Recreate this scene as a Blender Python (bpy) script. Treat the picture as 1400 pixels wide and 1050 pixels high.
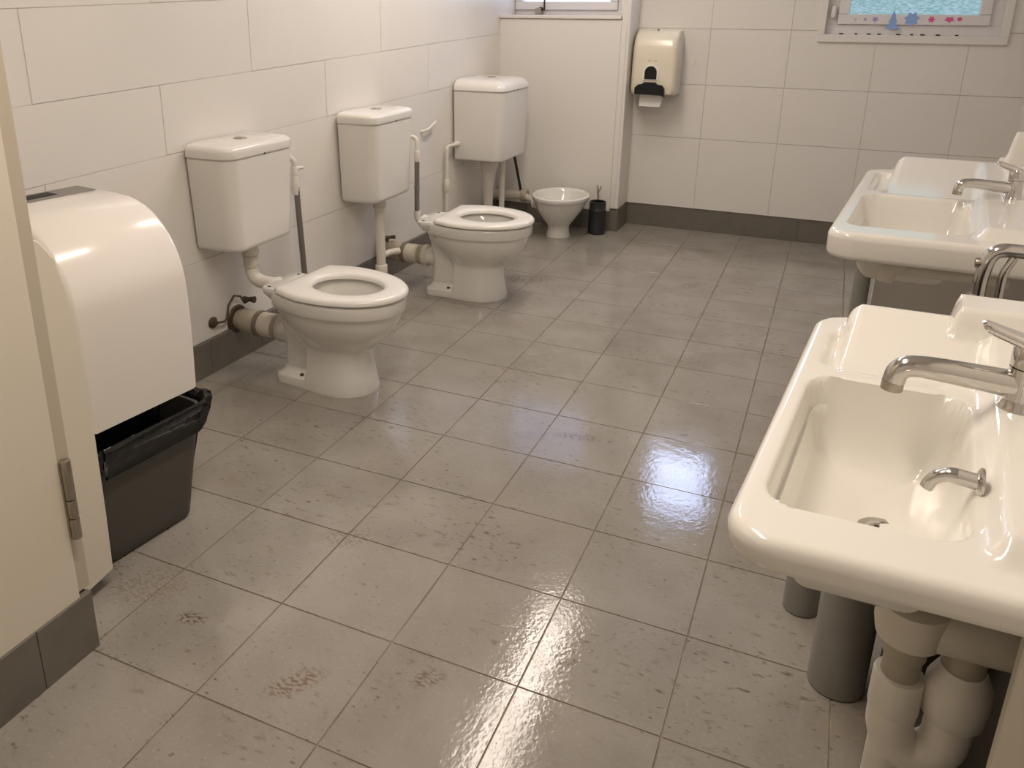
import bpy, bmesh, math, random
from mathutils import Vector, Matrix
random.seed(7)
PI = math.pi
for o in list(bpy.data.objects): bpy.data.objects.remove(o, do_unlink=True)
SC = bpy.context.scene
COL = SC.collection

# ------------------------------------------------------------------ camera
cd = bpy.data.cameras.new('camera'); cam = bpy.data.objects.new('camera', cd); COL.objects.link(cam)
R = Vector((0.90877071, 0.4172602, 0.00545209)); U = Vector((-0.13709352, 0.28619141, 0.94831421)); F = Vector((-0.39413344, 0.86254762, -0.31728605))
cam.matrix_world = Matrix(((R.x, U.x, -F.x, 0.44603), (R.y, U.y, -F.y, -1.59824), (R.z, U.z, -F.z, 1.34960), (0, 0, 0, 1)))
cd.sensor_fit = 'HORIZONTAL'; cd.sensor_width = 36; cd.lens = 1121.04 / 1400 * 36
cd.shift_x = 76.4187 / 1400; cd.shift_y = -137.6056 / 1400; cd.clip_start = 0.02
SC.camera = cam
# ------------------------------------------------------------------ world, lights, exposure
w = bpy.data.worlds.new('world'); SC.world = w; w.use_nodes = True
w.node_tree.nodes['Background'].inputs[0].default_value = (0.55, 0.68, 0.9, 1); w.node_tree.nodes['Background'].inputs[1].default_value = 0.6
vs = SC.view_settings; vs.view_transform = 'Standard'; vs.look = 'None'; vs.gamma = 1; vs.use_curve_mapping = False
vs.exposure = 0.37
WARM = (1.0, 0.87, 0.75)
def tube_light(name, loc, energy, sx, sy, color=WARM):
    l = bpy.data.lights.new(name, 'AREA'); l.shape = 'RECTANGLE'; l.size = sx; l.size_y = sy; l.energy = energy; l.color = color
    o = bpy.data.objects.new(name, l); o.location = loc; COL.objects.link(o); return o
LAMPS = [(-0.76, 2.00, 17, 1.5), (-0.12, -0.35, 18.5, 1.2)]    # x, y, watts, length of the tube fittings
for lx, ly, e, ln in LAMPS: tube_light('ceiling_lamp_light', (lx, ly, 2.385), e, .20, ln)

# ------------------------------------------------------------------ materials
def mat(name, col, rough=0.4, metal=0.0, coat=0.0, noise=0.0, nscale=8.0, bump=0.0, bscale=60.0, emit=None, es=0.0, spec=0.5, trans=0.0, col2=None):
    m = bpy.data.materials.new(name); m.use_nodes = True; nt = m.node_tree; b = nt.nodes['Principled BSDF']
    b.inputs['Base Color'].default_value = (*col, 1); b.inputs['Roughness'].default_value = rough; b.inputs['Metallic'].default_value = metal
    b.inputs['Coat Weight'].default_value = coat; b.inputs['Coat Roughness'].default_value = 0.05; b.inputs['Specular IOR Level'].default_value = spec
    b.inputs['Transmission Weight'].default_value = trans
    if emit: b.inputs['Emission Color'].default_value = (*emit, 1); b.inputs['Emission Strength'].default_value = es
    g = nt.nodes.new('ShaderNodeNewGeometry')
    if noise:
        n = nt.nodes.new('ShaderNodeTexNoise'); n.inputs['Scale'].default_value = nscale; n.inputs['Detail'].default_value = 5
        nt.links.new(g.outputs['Position'], n.inputs['Vector'])
        mx = nt.nodes.new('ShaderNodeMix'); mx.data_type = 'RGBA'
        c2 = col2 if col2 else tuple(c * (1 - noise) for c in col)
        mx.inputs[6].default_value = (*col, 1); mx.inputs[7].default_value = (*c2, 1)
        r = nt.nodes.new('ShaderNodeMapRange'); r.inputs[1].default_value = 0.42; r.inputs[2].default_value = 0.75
        nt.links.new(n.outputs['Fac'], r.inputs[0]); nt.links.new(r.outputs[0], mx.inputs[0]); nt.links.new(mx.outputs[2], b.inputs['Base Color'])
    if bump:
        n2 = nt.nodes.new('ShaderNodeTexNoise'); n2.inputs['Scale'].default_value = bscale; n2.inputs['Detail'].default_value = 3
        nt.links.new(g.outputs['Position'], n2.inputs['Vector'])
        bp = nt.nodes.new('ShaderNodeBump'); bp.inputs['Strength'].default_value = bump; bp.inputs['Distance'].default_value = 0.004
        nt.links.new(n2.outputs['Fac'], bp.inputs['Height']); nt.links.new(bp.outputs[0], b.inputs['Normal'])
    return m
M = {}
M['wall'] = mat('white_wall_tile', (0.80, 0.77, 0.72), 0.22, bump=0.02, bscale=9, noise=0.03, nscale=3)
M['paint'] = mat('white_paint', (0.80, 0.77, 0.72), 0.45, bump=0.03, bscale=25)
M['grout_w'] = mat('wall_grout', (0.76, 0.715, 0.64), 0.9)
M['board'] = mat('laminate_board', (0.74, 0.68, 0.57), 0.35, noise=0.04, nscale=2)
M['board2'] = mat('laminate_edge', (0.52, 0.46, 0.37), 0.5)
M['ceramic'] = mat('white_ceramic', (0.79, 0.77, 0.725), 0.13, coat=0.5)
M['basin'] = mat('cream_ceramic', (0.81, 0.785, 0.725), 0.12, coat=0.2)
M['cistern'] = mat('white_cistern_plastic', (0.79, 0.765, 0.715), 0.2, coat=0.15)
M['seat'] = mat('white_seat_plastic', (0.81, 0.79, 0.745), 0.22, coat=0.2)
M['pvc'] = mat('white_pvc', (0.76, 0.72, 0.64), 0.32)
M['pvc_old'] = mat('aged_white_pvc', (0.70, 0.65, 0.55), 0.4, noise=0.12, nscale=14)
M['pvc_grey'] = mat('grey_pvc', (0.25, 0.24, 0.215), 0.38, noise=0.1, nscale=10)
M['pvc_tan'] = mat('tan_grey_pvc', (0.42, 0.37, 0.29), 0.45, noise=0.15, nscale=20)
M['seal'] = mat('brown_rubber_seal', (0.20, 0.165, 0.12), 0.5)
M['grey_pipe'] = mat('grey_supply_pipe', (0.20, 0.185, 0.17), 0.35, metal=0.3)
M['rubber'] = mat('dark_rubber', (0.02, 0.02, 0.02), 0.5)
M['rust'] = mat('rusty_metal', (0.13, 0.095, 0.06), 0.55, metal=0.6, noise=0.5, nscale=90)
M['chrome'] = mat('chrome', (0.62, 0.60, 0.57), 0.12, metal=1.0)
M['steel'] = mat('brushed_steel', (0.42, 0.38, 0.32), 0.35, metal=1.0)
M['binplastic'] = mat('dark_grey_bin_plastic', (0.075, 0.072, 0.062), 0.5, bump=0.05, bscale=300)
M['bag'] = mat('black_bin_liner', (0.008, 0.008, 0.009), 0.16, bump=1.0, bscale=30, spec=0.5)
M['cover'] = mat('white_lacquered_cover', (0.82, 0.78, 0.73), 0.2, coat=0.3)
M['slot'] = mat('grey_slot_liner', (0.22, 0.21, 0.19), 0.5)
M['black'] = mat('black_plastic', (0.008, 0.008, 0.009), 0.25)
M['disp'] = mat('cream_dispenser_plastic', (0.80, 0.74, 0.60), 0.28, coat=0.2)
M['paper'] = mat('paper', (0.85, 0.83, 0.78), 0.9)
M['brushpot'] = mat('charcoal_plastic', (0.02, 0.022, 0.024), 0.3)
M['upvc'] = mat('white_window_frame', (0.78, 0.76, 0.76), 0.3)
M['dirt'] = mat('dark_mould', (0.05, 0.035, 0.025), 0.9)
M['skirt'] = mat('grey_skirting_tile', (0.17, 0.155, 0.13), 0.3, noise=0.15, nscale=12, bump=0.05, bscale=60)
M['dark'] = mat('dark_hole', (0.02, 0.018, 0.015), 0.7)
M['lampshade'] = mat('lit_lamp_diffuser', (0.9, 0.88, 0.8), 0.5, emit=WARM, es=3.5)
M['panel_w'] = mat('pale_grey_laminate', (0.78, 0.75, 0.69), 0.3)
M['panel_shade'] = mat('shade_brown_board', (0.05, 0.038, 0.026), 0.5, noise=.3, nscale=10)  # very dark brown, the shade behind the trap is put into this colour
M['water'] = mat('toilet_water', (0.75, 0.72, 0.64), 0.03, coat=1.0)
def flat(name, col): M[name] = mat(name, col, 0.5)
flat('decal_blue', (0.28, 0.45, 0.85)); flat('decal_pink', (0.75, 0.12, 0.35)); flat('decal_violet', (0.35, 0.33, 0.62)); flat('decal_pale', (0.55, 0.62, 0.80))

# worn brown marks on the tiles: x, y, angle, half lengths, colour, strength
STAINS = [(-.43, -.49, .9, .085, .035, (.20, .125, .075), .9), (-.76, -.43, .3, .045, .025, (.12, .08, .045), .9), (-.93, -.385, .5, .13, .09, (.19, .14, .085), .5),
          (-.60, -.02, .5, .09, .05, (.17, .125, .08), .6), (-.93, 2.30, .4, .16, .09, (.09, .068, .045), .8), (-.12, 2.56, 1.0, .10, .05, (.15, .11, .07), .7), (-.20, .78, .2, .10, .03, (.13, .095, .06), .7), (-.18, -.36, .8, .05, .03, (.16, .10, .06), .7)]
def floor_mat():
    m = bpy.data.materials.new('grey_floor_tile'); m.use_nodes = True; nt = m.node_tree; N = nt.nodes; L = nt.links; b = N['Principled BSDF']
    g = N.new('ShaderNodeNewGeometry'); oi = N.new('ShaderNodeObjectInfo')
    def noise(scale, detail=4, vec=None, rough=0.5):
        n = N.new('ShaderNodeTexNoise'); n.inputs['Scale'].default_value = scale; n.inputs['Detail'].default_value = detail; n.inputs['Roughness'].default_value = rough
        L.new(vec if vec else g.outputs['Position'], n.inputs['Vector']); return n
    def mr(src, a, c, lo=0.0, hi=1.0):
        r = N.new('ShaderNodeMapRange'); r.inputs[1].default_value = a; r.inputs[2].default_value = c; r.inputs[3].default_value = lo; r.inputs[4].default_value = hi
        L.new(src, r.inputs[0]); return r.outputs[0]
    def mix(f, a, c):
        x = N.new('ShaderNodeMix'); x.data_type = 'RGBA'
        for s, v in ((6, a), (7, c)):
            if isinstance(v, tuple): x.inputs[s].default_value = (*v, 1)
            else: L.new(v, x.inputs[s])
        L.new(f, x.inputs[0]); return x.outputs[2]
    def mul(a, c):
        x = N.new('ShaderNodeMath'); x.operation = 'MULTIPLY'; L.new(a, x.inputs[0])
        if isinstance(c, float): x.inputs[1].default_value = c
        else: L.new(c, x.inputs[1])
        return x.outputs[0]
    base = mix(mr(noise(5, 6).outputs['Fac'], .35, .68), (0.33, 0.305, 0.268), (0.26, 0.236, 0.203))
    base = mix(mr(oi.outputs['Random'], 0, 1, 0, .35), base, (0.335, 0.31, 0.272))
    base = mix(mr(noise(110, 3).outputs['Fac'], .58, .78, 0, .45), base, (0.44, 0.41, 0.365))
    mp = N.new('ShaderNodeMapping'); mp.inputs['Rotation'].default_value = (0, 0, 0.6); mp.inputs['Scale'].default_value = (1.0, 2.1, 1)
    L.new(g.outputs['Position'], mp.inputs['Vector'])
    streak = mr(noise(26, 5, mp.outputs[0], .62).outputs['Fac'], .575, .66, 0, 1)
    patch = mr(noise(3.0, 3).outputs['Fac'], .44, .66, 0, 1)
    base = mix(mul(mul(streak, patch), .75), base, (0.125, 0.088, 0.052))
    spots = mr(noise(44, 3, mp.outputs[0]).outputs['Fac'], .64, .70, 0, .8)
    base = mix(mul(spots, mr(noise(4.5, 2).outputs['Fac'], .40, .6)), base, (0.125, 0.09, 0.058))
    stain = mul(mr(noise(2.2, 4, None, .6).outputs['Fac'], .60, .78), .45)
    base = mix(stain, base, (0.27, 0.205, 0.135))
    def stain_at(base, cx, cy, ang, a, c, col, f):
        m_ = N.new('ShaderNodeMapping'); m_.vector_type = 'TEXTURE'; m_.inputs['Location'].default_value = (cx, cy, 0); m_.inputs['Rotation'].default_value = (0, 0, ang); m_.inputs['Scale'].default_value = (a, c, 1)
        L.new(g.outputs['Position'], m_.inputs['Vector'])
        ln = N.new('ShaderNodeVectorMath'); ln.operation = 'LENGTH'; L.new(m_.outputs[0], ln.inputs[0])
        return mix(mul(mul(mr(ln.outputs['Value'], 1.0, .5, 0, 1), mr(noise(75, 4, mp.outputs[0]).outputs['Fac'], .46, .58)), f), base, col)
    for sx, sy, an, a, c, col, f in STAINS: base = stain_at(base, sx, sy, an, a, c, col, f)
    L.new(base, b.inputs['Base Color'])
    L.new(mr(noise(9, 4).outputs['Fac'], .3, .7, .06, .14), b.inputs['Roughness'])
    b.inputs['Specular IOR Level'].default_value = 0.36
    h = N.new('ShaderNodeMath'); h.operation = 'ADD'
    L.new(mul(noise(95, 3).outputs['Fac'], .7), h.inputs[0]); L.new(mul(noise(24, 4).outputs['Fac'], 1.1), h.inputs[1])
    bp = N.new('ShaderNodeBump'); bp.inputs['Strength'].default_value = 0.09; bp.inputs['Distance'].default_value = 0.004
    L.new(h.outputs[0], bp.inputs['Height']); L.new(bp.outputs[0], b.inputs['Normal'])
    return m
M['floor'] = floor_mat()
M['grout_f'] = mat('floor_grout', (0.19, 0.15, 0.105), 0.6, noise=0.45, nscale=9, col2=(0.36, 0.30, 0.22))

def pane_mat(name, c1, c2, es, scale=55):
    m = bpy.data.materials.new(name); m.use_nodes = True; nt = m.node_tree; b = nt.nodes['Principled BSDF']
    g = nt.nodes.new('ShaderNodeNewGeometry'); mp = nt.nodes.new('ShaderNodeMapping'); mp.inputs['Rotation'].default_value = (0, .6, 0); mp.inputs['Scale'].default_value = (1, 1, 3.2)
    nt.links.new(g.outputs['Position'], mp.inputs['Vector'])
    n = nt.nodes.new('ShaderNodeTexNoise'); n.inputs['Scale'].default_value = scale; n.inputs['Detail'].default_value = 4; nt.links.new(mp.outputs[0], n.inputs['Vector'])
    r = nt.nodes.new('ShaderNodeMapRange'); r.inputs[1].default_value = .35; r.inputs[2].default_value = .65; nt.links.new(n.outputs['Fac'], r.inputs[0])
    mx = nt.nodes.new('ShaderNodeMix'); mx.data_type = 'RGBA'; mx.inputs[6].default_value = (*c1, 1); mx.inputs[7].default_value = (*c2, 1); nt.links.new(r.outputs[0], mx.inputs[0])
    nt.links.new(mx.outputs[2], b.inputs['Emission Color']); b.inputs['Emission Strength'].default_value = es
    b.inputs['Base Color'].default_value = (.1, .12, .13, 1); b.inputs['Roughness'].default_value = .15
    bp = nt.nodes.new('ShaderNodeBump'); bp.inputs['Strength'].default_value = .4; nt.links.new(n.outputs['Fac'], bp.inputs['Height']); nt.links.new(bp.outputs[0], b.inputs['Normal'])
    return m
M['pane'] = pane_mat('frosted_pane_green', (0.16, 0.42, 0.42), (0.50, 0.68, 0.85), 0.6)
M['pane_blue'] = pane_mat('frosted_pane_sky', (0.45, 0.55, 0.95), (0.62, 0.70, 1.0), 1.6, 12)
M['pane_sky'] = pane_mat('clear_pane_sky', (0.50, 0.62, 1.0), (0.58, 0.70, 1.0), 17.0, 3)

# ------------------------------------------------------------------ mesh helpers
class MB:
    def __init__(s): s.bm = bmesh.new()
    def loft(s, rings, cap0=True, cap1=True, closed=True):
        vr = [[s.bm.verts.new(p) for p in r] for r in rings]; n = len(vr[0])
        for a, b in zip(vr[:-1], vr[1:]):
            for i in range(n if closed else n - 1):
                j = (i + 1) % n
                try: s.bm.faces.new((a[i], a[j], b[j], b[i]))
                except ValueError: pass
        if cap0: s.bm.faces.new(list(reversed(vr[0])))
        if cap1: s.bm.faces.new(vr[-1])
        return s
    def tube(s, pts, r, n=20, caps=True):
        pts = [Vector(p) for p in pts]; rs = r if isinstance(r, (list, tuple)) else [r] * len(pts)
        rings = []; up = None
        for i, p in enumerate(pts):
            t = (pts[min(i + 1, len(pts) - 1)] - pts[max(i - 1, 0)]).normalized()
            if up is None:
                up = Vector((0, 0, 1)) if abs(t.z) < .9 else Vector((1, 0, 0))
            u = (up - t * up.dot(t)).normalized(); v = t.cross(u); up = u
            rings.append([tuple(p + (u * math.cos(a) + v * math.sin(a)) * rs[i]) for a in [2 * PI * k / n for k in range(n)]])
        return s.loft(rings, caps, caps)
    def cyl(s, a, b, r, n=24, bev=0.0):
        a = Vector(a); b = Vector(b)
        if bev:
            d = (b - a).normalized() * bev
            return s.tube([a, a + d * .3, a + d, b - d, b - d * .3, b], [r - bev, r - bev * .3, r, r, r - bev * .3, r - bev], n)
        return s.tube([a, b], r, n)
    def box(s, c, d, bev=0.0, seg=2, rz=0.0):
        m = Matrix.Translation(c) @ Matrix.Rotation(rz, 4, 'Z') @ Matrix.Diagonal((d[0], d[1], d[2], 1))
        r = bmesh.ops.create_cube(s.bm, size=1, matrix=m)
        if bev:
            es = set(e for v in r['verts'] for e in v.link_edges)
            bmesh.ops.bevel(s.bm, geom=list(es), offset=bev, segments=seg, affect='EDGES', profile=.6)
        return s
    def b2(s, x0, x1, y0, y1, z0, z1, bev=0.0, seg=2):
        return s.box(((x0 + x1) / 2, (y0 + y1) / 2, (z0 + z1) / 2), (abs(x1 - x0), abs(y1 - y0), abs(z1 - z0)), bev, seg)
    def lathe(s, prof, c=(0, 0, 0), axis=(0, 0, 1), n=32):
        a = Vector(axis).normalized(); u = a.orthogonal().normalized(); v = a.cross(u); c = Vector(c)
        rings = [[tuple(c + a * h + (u * math.cos(t) + v * math.sin(t)) * max(r, 1e-4)) for t in [2 * PI * k / n for k in range(n)]] for r, h in prof]
        return s.loft(rings)
    def build(s, name, m, parent=None, loc=None, smooth=40):
        bmesh.ops.recalc_face_normals(s.bm, faces=s.bm.faces)
        me = bpy.data.meshes.new(name); s.bm.to_mesh(me); s.bm.free()
        if smooth:
            for p in me.polygons: p.use_smooth = True
            me.set_sharp_from_angle(angle=math.radians(smooth))
        me.materials.append(M[m] if isinstance(m, str) else m)
        o = bpy.data.objects.new(name, me); COL.objects.link(o)
        if parent: o.parent = parent
        if loc: o.location = loc
        return o
def arc(c, a0, a1, r, u, v, n=10):
    c = Vector(c); u = Vector(u); v = Vector(v)
    return [c + u * (r * math.cos(a0 + (a1 - a0) * i / n)) + v * (r * math.sin(a0 + (a1 - a0) * i / n)) for i in range(n + 1)]
def tag(o, label, cat, group=None, kind=None):
    o['label'] = label; o['category'] = cat
    if group: o['group'] = group
    if kind: o['kind'] = kind
    return o
def thing(name, label, cat, loc=(0, 0, 0), rz=0.0, group=None, sc=None):
    o = bpy.data.objects.new(name, None); COL.objects.link(o); o.location = loc; o.rotation_euler = (0, 0, rz); o.empty_display_size = .1
    if sc: o.scale = sc
    return tag(o, label, cat, group)
def struct(o): o['kind'] = 'structure'; return o
def inst(src, parent, loc=None):
    c = src.copy(); COL.objects.link(c); c.parent = parent
    if loc: c.location = loc
    return c
def sub_rects(r, holes):
    out = [r]
    for (a0, a1, b0, b1) in holes:
        nxt = []
        for (x0, x1, z0, z1) in out:
            if a1 <= x0 or a0 >= x1 or b1 <= z0 or b0 >= z1: nxt.append((x0, x1, z0, z1)); continue
            if z0 < b0: nxt.append((x0, x1, z0, b0))
            if z1 > b1: nxt.append((x0, x1, b1, z1))
            m0, m1 = max(z0, b0), min(z1, b1)
            if x0 < a0: nxt.append((x0, a0, m0, m1))
            if x1 > a1: nxt.append((a1, x1, m0, m1))
        out = nxt
    return out

# ================================================================== SETTING
CEIL = 2.5; YF = 3.72; YN = -2.3; SK = 0.15
def xl(y): return -1.645 + 0.02 * y
def xr(y): return 0.98 + 0.095 * y
# floor: grout bed + tiles
fl = struct(MB().b2(-1.9, 1.6, YN, YF + .15, -0.10, -0.0022).build('floor', 'grout_f', smooth=0))
T = 0.30; g = 0.0017
mesh_cache = {}
for i in range(-6, 5):
    for j in range(-6, 13):
        x0, x1, y0, y1 = i * T + g, (i + 1) * T - g, j * T + g, (j + 1) * T - g
        x0 = max(x0, -1.64); x1 = min(x1, 1.33); y1 = min(y1, YF - .002)
        if x1 - x0 < .02 or y1 - y0 < .02: continue
        if x0 > xr(y1) + .02: continue
        key = (round(x1 - x0, 4), round(y1 - y0, 4))
        if key not in mesh_cache:
            o = MB().box((0, 0, -.004), (key[0], key[1], .008), .0006, 1).build('floor_tile', 'floor', fl, smooth=0); mesh_cache[key] = o.data
        else:
            o = bpy.data.objects.new('floor_tile', mesh_cache[key]); COL.objects.link(o); o.parent = fl
        o.location = ((x0 + x1) / 2, (y0 + y1) / 2, random.uniform(-.0004, .0002))
struct(MB().b2(-1.9, 1.6, YN, YF + .15, CEIL, CEIL + .1).build('ceiling', 'paint', smooth=0))

# left wall: backing and long boards with sloping joints
def quad_slab(mb, pts, n, th, bev=.001):
    """four corner points (ccw seen from n), extruded by th against n, front edges chamfered"""
    n = Vector(n); P = [Vector(p) for p in pts]; c = sum(P, Vector()) / 4
    def ins(p, d):
        q = p - c; return c + q - Vector([math.copysign(min(d, abs(k)), k) if abs(k) > 1e-6 else 0 for k in q])
    mb.loft([[tuple(p - n * th) for p in P], [tuple(p - n * bev) for p in P], [tuple(ins(p, bev)) for p in P]], False, True)
    return mb
wl = struct(MB().loft([[(xl(YN) - .3, YN, 0), (xl(YN) - .003, YN, 0), (xl(YF) - .003, YF, 0), (xl(YF) - .3, YF, 0)],
                       [(xl(YN) - .3, YN, CEIL), (xl(YN) - .003, YN, CEIL), (xl(YF) - .003, YF, CEIL), (xl(YF) - .3, YF, CEIL)]]).build('wall_left', 'grout_w', smooth=0))
def j0(y): return .14
def j1(y): return .455
def j2(y): return .850 + .028 * y
def j3(y): return 1.082 + .0349 * y
def j4(y): return 1.342 + .0376 * y
def j5(y): return 1.61 + .038 * y
def j6(y): return 1.88 + .038 * y
def j7(y): return 2.15 + .038 * y
def j8(y): return CEIL
J = [j0, j1, j2, j3, j4, j5, j6, j7, j8]
for k in range(8):
    off = .06 if k in (1, 3, 5, 7) else .55
    ys = [off + (m - 3) * .97 for m in range(8)]
    for a, b in zip(ys[:-1], ys[1:]):
        a = max(a, YN); b = min(b, YF)
        if b - a < .03: continue
        a += .0003; b -= .0003; e = .0008
        pts = [(xl(a), a, J[k](a) + e), (xl(b), b, J[k](b) + e), (xl(b), b, J[k + 1](b) - e), (xl(a), a, J[k + 1](a) - e)]
        quad_slab(MB(), pts, (1, 0, 0), .004).build('wall_tile', 'wall', wl, smooth=0)
# small marks left on the wall tile: screw plugs
for (y, z) in ((1.63, .19), (2.42, .20), (1.30, .56)):
    MB().lathe([(.004, 0), (.004, .002), (.0, .0022)], (xl(y), y, z), (1, 0, 0), 10).build('wall_plug', 'pvc_old', wl)

def skirting(name, p0, p1, h, th, nrm, cuts, mat_='skirt'):
    """tiles along p0->p1; nrm points into the room"""
    p0 = Vector((*p0, 0)); p1 = Vector((*p1, 0)); d = p1 - p0; Ln = d.length; d.normalize(); n = Vector((*nrm, 0))
    base = struct(MB().loft([[tuple(p0), tuple(p1), tuple(p1 + n * (th - .003)), tuple(p0 + n * (th - .003))],
                             [tuple(p0 + Vector((0, 0, h - .002))), tuple(p1 + Vector((0, 0, h - .002))), tuple(p1 + n * (th - .003) + Vector((0, 0, h - .002))), tuple(p0 + n * (th - .003) + Vector((0, 0, h - .002)))]]).build(name, 'grout_f', smooth=0))
    cs = [0] + [c for c in cuts if 0 < c < Ln] + [Ln]
    for a, b in zip(cs[:-1], cs[1:]):
        a += .001; b -= .001
        q = [p0 + d * a + n * .001, p0 + d * b + n * .001, p0 + d * b + n * th, p0 + d * a + n * th]
        MB().loft([[tuple(v) for v in q], [tuple(v + Vector((0, 0, h - .002))) for v in q], [tuple(v + Vector((0, 0, h)) + (n * -.002 if i > 1 else Vector())) for i, v in enumerate(q)]]).build('skirting_tile', mat_, base, smooth=0)
    return base
skirting('baseboard_left', (xl(YN), YN), (xl(3.46), 3.46), .14, .010, (1, 0), [.26 + .3 * k for k in range(20)])

# far wall with window openings
W1 = (-1.60, -.86, 1.318, 2.05); W2 = (.30, 1.19, 1.205, 2.05); W3 = (-.50, .03, 1.60, 2.16)
HOLES = [W1, W2, W3]
mb = MB()
for r in sub_rects((-1.9, 1.6, 0, CEIL), HOLES): mb.b2(r[0], r[1], YF + .003, YF + .14, r[2], r[3])
wf = struct(mb.build('wall_far', 'grout_w', smooth=0))
zs = [SK, .59, .917, 1.245, 1.572, 1.90, 2.225, CEIL]
xs = [-1.66 + .45 * 0] + [-1.66 + .45 * k for k in range(1, 8)]
xs = [-1.66, -1.21, -.76, -.31, .14, .59, 1.04, 1.36]
for zi in range(len(zs) - 1):
    for xi in range(len(xs) - 1):
        for r in sub_rects((xs[xi] + .0005, xs[xi + 1] - .0005, zs[zi] + .0008, zs[zi + 1] - .0008), HOLES):
            if r[1] - r[0] < .01 or r[3] - r[2] < .01: continue
            MB().b2(r[0], r[1], YF - .012, YF + .003, r[2], r[3], .0008, 1).build('wall_tile', 'wall', wf, smooth=0)
MB().b2(-.745, 1.33, YF - .013, YF, SK - .004, SK + .001).build('panel_edge', 'paint', wf, smooth=0)
for (x, z) in ((-.385, 1.075), (-.388, 1.06), (-.392, 1.045), (-.40, 1.03)):
    MB().lathe([(.006, 0), (.006, .002), (.001, .004)], (x, YF - .012, z), (0, -1, 0), 10).build('wall_plug', 'paint', wf)
skirting('baseboard_far', (-.74, YF), (1.333, YF), SK - .004, .006, (0, -1), [.16 + .3 * k for k in range(8)])
# right wall, near wall
wr = struct(MB().loft([[(xr(YN), YN, z), (xr(YF), YF, z), (xr(YF) + .3, YF, z), (xr(YN) + .3, YN, z)] for z in (0, CEIL)]).build('wall_right', 'wall', smooth=0))
struct(MB().b2(-1.95, 1.6, YN - .1, YN, 0, CEIL).build('wall_near', 'paint', smooth=0))
skirting('baseboard_right', (xr(-.5), -.5), (xr(3.7), 3.7), SK, .008, (-1, 0), [.3 * k for k in range(1, 15)])

# pipe boxing in the far left corner, with ledge and upright
YB = 3.47
bx = struct(MB().b2(xl(YB), -.795, YB, YF - .013, .125, 1.295, .003, 1).build('trim_1', 'paint', smooth=0))
MB().b2(xl(YB) + .0, -.797, YB - .012, YF - .013, 1.297, 1.318, .004, 2).build('ledge', 'paint', bx)
MB().b2(-.794, -.742, YB - .004, YF - .013, .145, CEIL, .004, 1).build('corner_post', 'paint', bx, smooth=0)
MB().b2(-.768, -.760, YB - .010, YB - .004, .155, 1.29, .001, 1).build('corner_bead', 'paint', bx, smooth=0)
skb = struct(MB().b2(xl(YB), -.748, YB + .003, YF - .02, 0, .124).build('trim_2', 'grout_f', smooth=0))
for a, b in ((xl(YB) + .012, -1.36), (-1.358, -1.06), (-1.058, -.792)):
    MB().b2(a, b, YB - .004, YB + .004, 0, .127, .001, 1).build('skirting_tile', 'skirt', skb, smooth=0)
MB().b2(-.790, -.740, YB - .008, YB + .004, 0, .14, .001, 1).build('skirting_tile', 'skirt', skb, smooth=0)
MB().b2(-.747, -.738, YB - .004, YF - .008, 0, .15, .001, 1).build('skirting_tile', 'skirt', skb, smooth=0)

# left partition wall in the foreground
XP = -0.895
wp = struct(MB().b2(-1.70, XP - .004, YN, -.62, 0, CEIL).build('wall_partition', 'board2', smooth=0))
wp.data.materials[0] = M['board2']
MB().b2(XP - .004, XP + .004, YN, -.607, .141, CEIL, .002, 1).build('face_board', 'board', wp, smooth=0)
MB().b2(XP - .05, XP - .004, -.622, -.572, .15, CEIL, .003, 1).build('end_post', 'board2', wp, smooth=0)
skirting('baseboard_partition', (XP - .005, YN), (XP - .005, -.582), .146, .014, (1, 0), [-.722 - YN - .3 * k for k in range(4, -1, -1)])
MB().b2(XP - .30, XP - .006, -.62, -.584, 0, .145).build('skirting_end', 'skirt', bpy.data.objects['baseboard_partition'], smooth=0)

# windows in the far wall
def window(name, r, pane, sash=.05, depth=.05, fr=.045):
    x0, x1, z0, z1 = r
    yb = YF + .06
    mb = MB()
    for a in ((x0, x1, z0, z0 + fr), (x0, x1, z1 - fr, z1), (x0, x0 + fr, z0 + fr, z1 - fr), (x1 - fr, x1, z0 + fr, z1 - fr)): mb.b2(a[0], a[1], yb - .04, yb + .04, a[2], a[3], .003, 1)
    wo = struct(mb.build(name, 'upvc', smooth=0))
    mb = MB(); a0, a1, c0, c1 = x0 + fr, x1 - fr, z0 + fr, z1 - fr
    for a in ((a0, a1, c0, c0 + sash), (a0, a1, c1 - sash, c1), (a0, a0 + sash, c0 + sash, c1 - sash), (a1 - sash, a1, c0 + sash, c1 - sash)): mb.b2(a[0], a[1], yb - .06, yb + .02, a[2], a[3], .006, 2)
    s = mb.build('sash', 'upvc', wo, smooth=0)
    MB().b2(a0 + sash - .005, a1 - sash + .005, yb - .005, yb + .005, c0 + sash - .005, c1 - sash + .005).build('pane', pane, s, smooth=0)
    return wo
w2 = window('window_2', W2, 'pane', .055, fr=.075)
mb = MB(); x0, x1, z0, z1 = W2
for a in ((x0 - .02, x1 + .02, z0 - .022, z0 + .018), (x0 - .02, x1 + .02, z1 - .018, z1 + .022), (x0 - .02, x0 + .018, z0 + .018, z1 - .018), (x1 - .018, x1 + .02, z0 + .018, z1 - .018)): mb.b2(a[0], a[1], YF - .030, YF + .02, a[2], a[3], .003, 1)
mb.build('casing', 'paint', w2, smooth=0)
MB().b2(x0 + .018, x1 - .018, YF - .02, YF + .06, z0 + .0, z0 + .020, .003, 1).build('window_board', 'upvc', w2, smooth=0)
MB().lathe([(.012, 0), (.016, .01), (.012, .06), (.006, .065)], (x0 + .05, YF - .005, z0 + .11), (0, 0, 1), 14).build('stay', 'upvc', w2)
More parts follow.
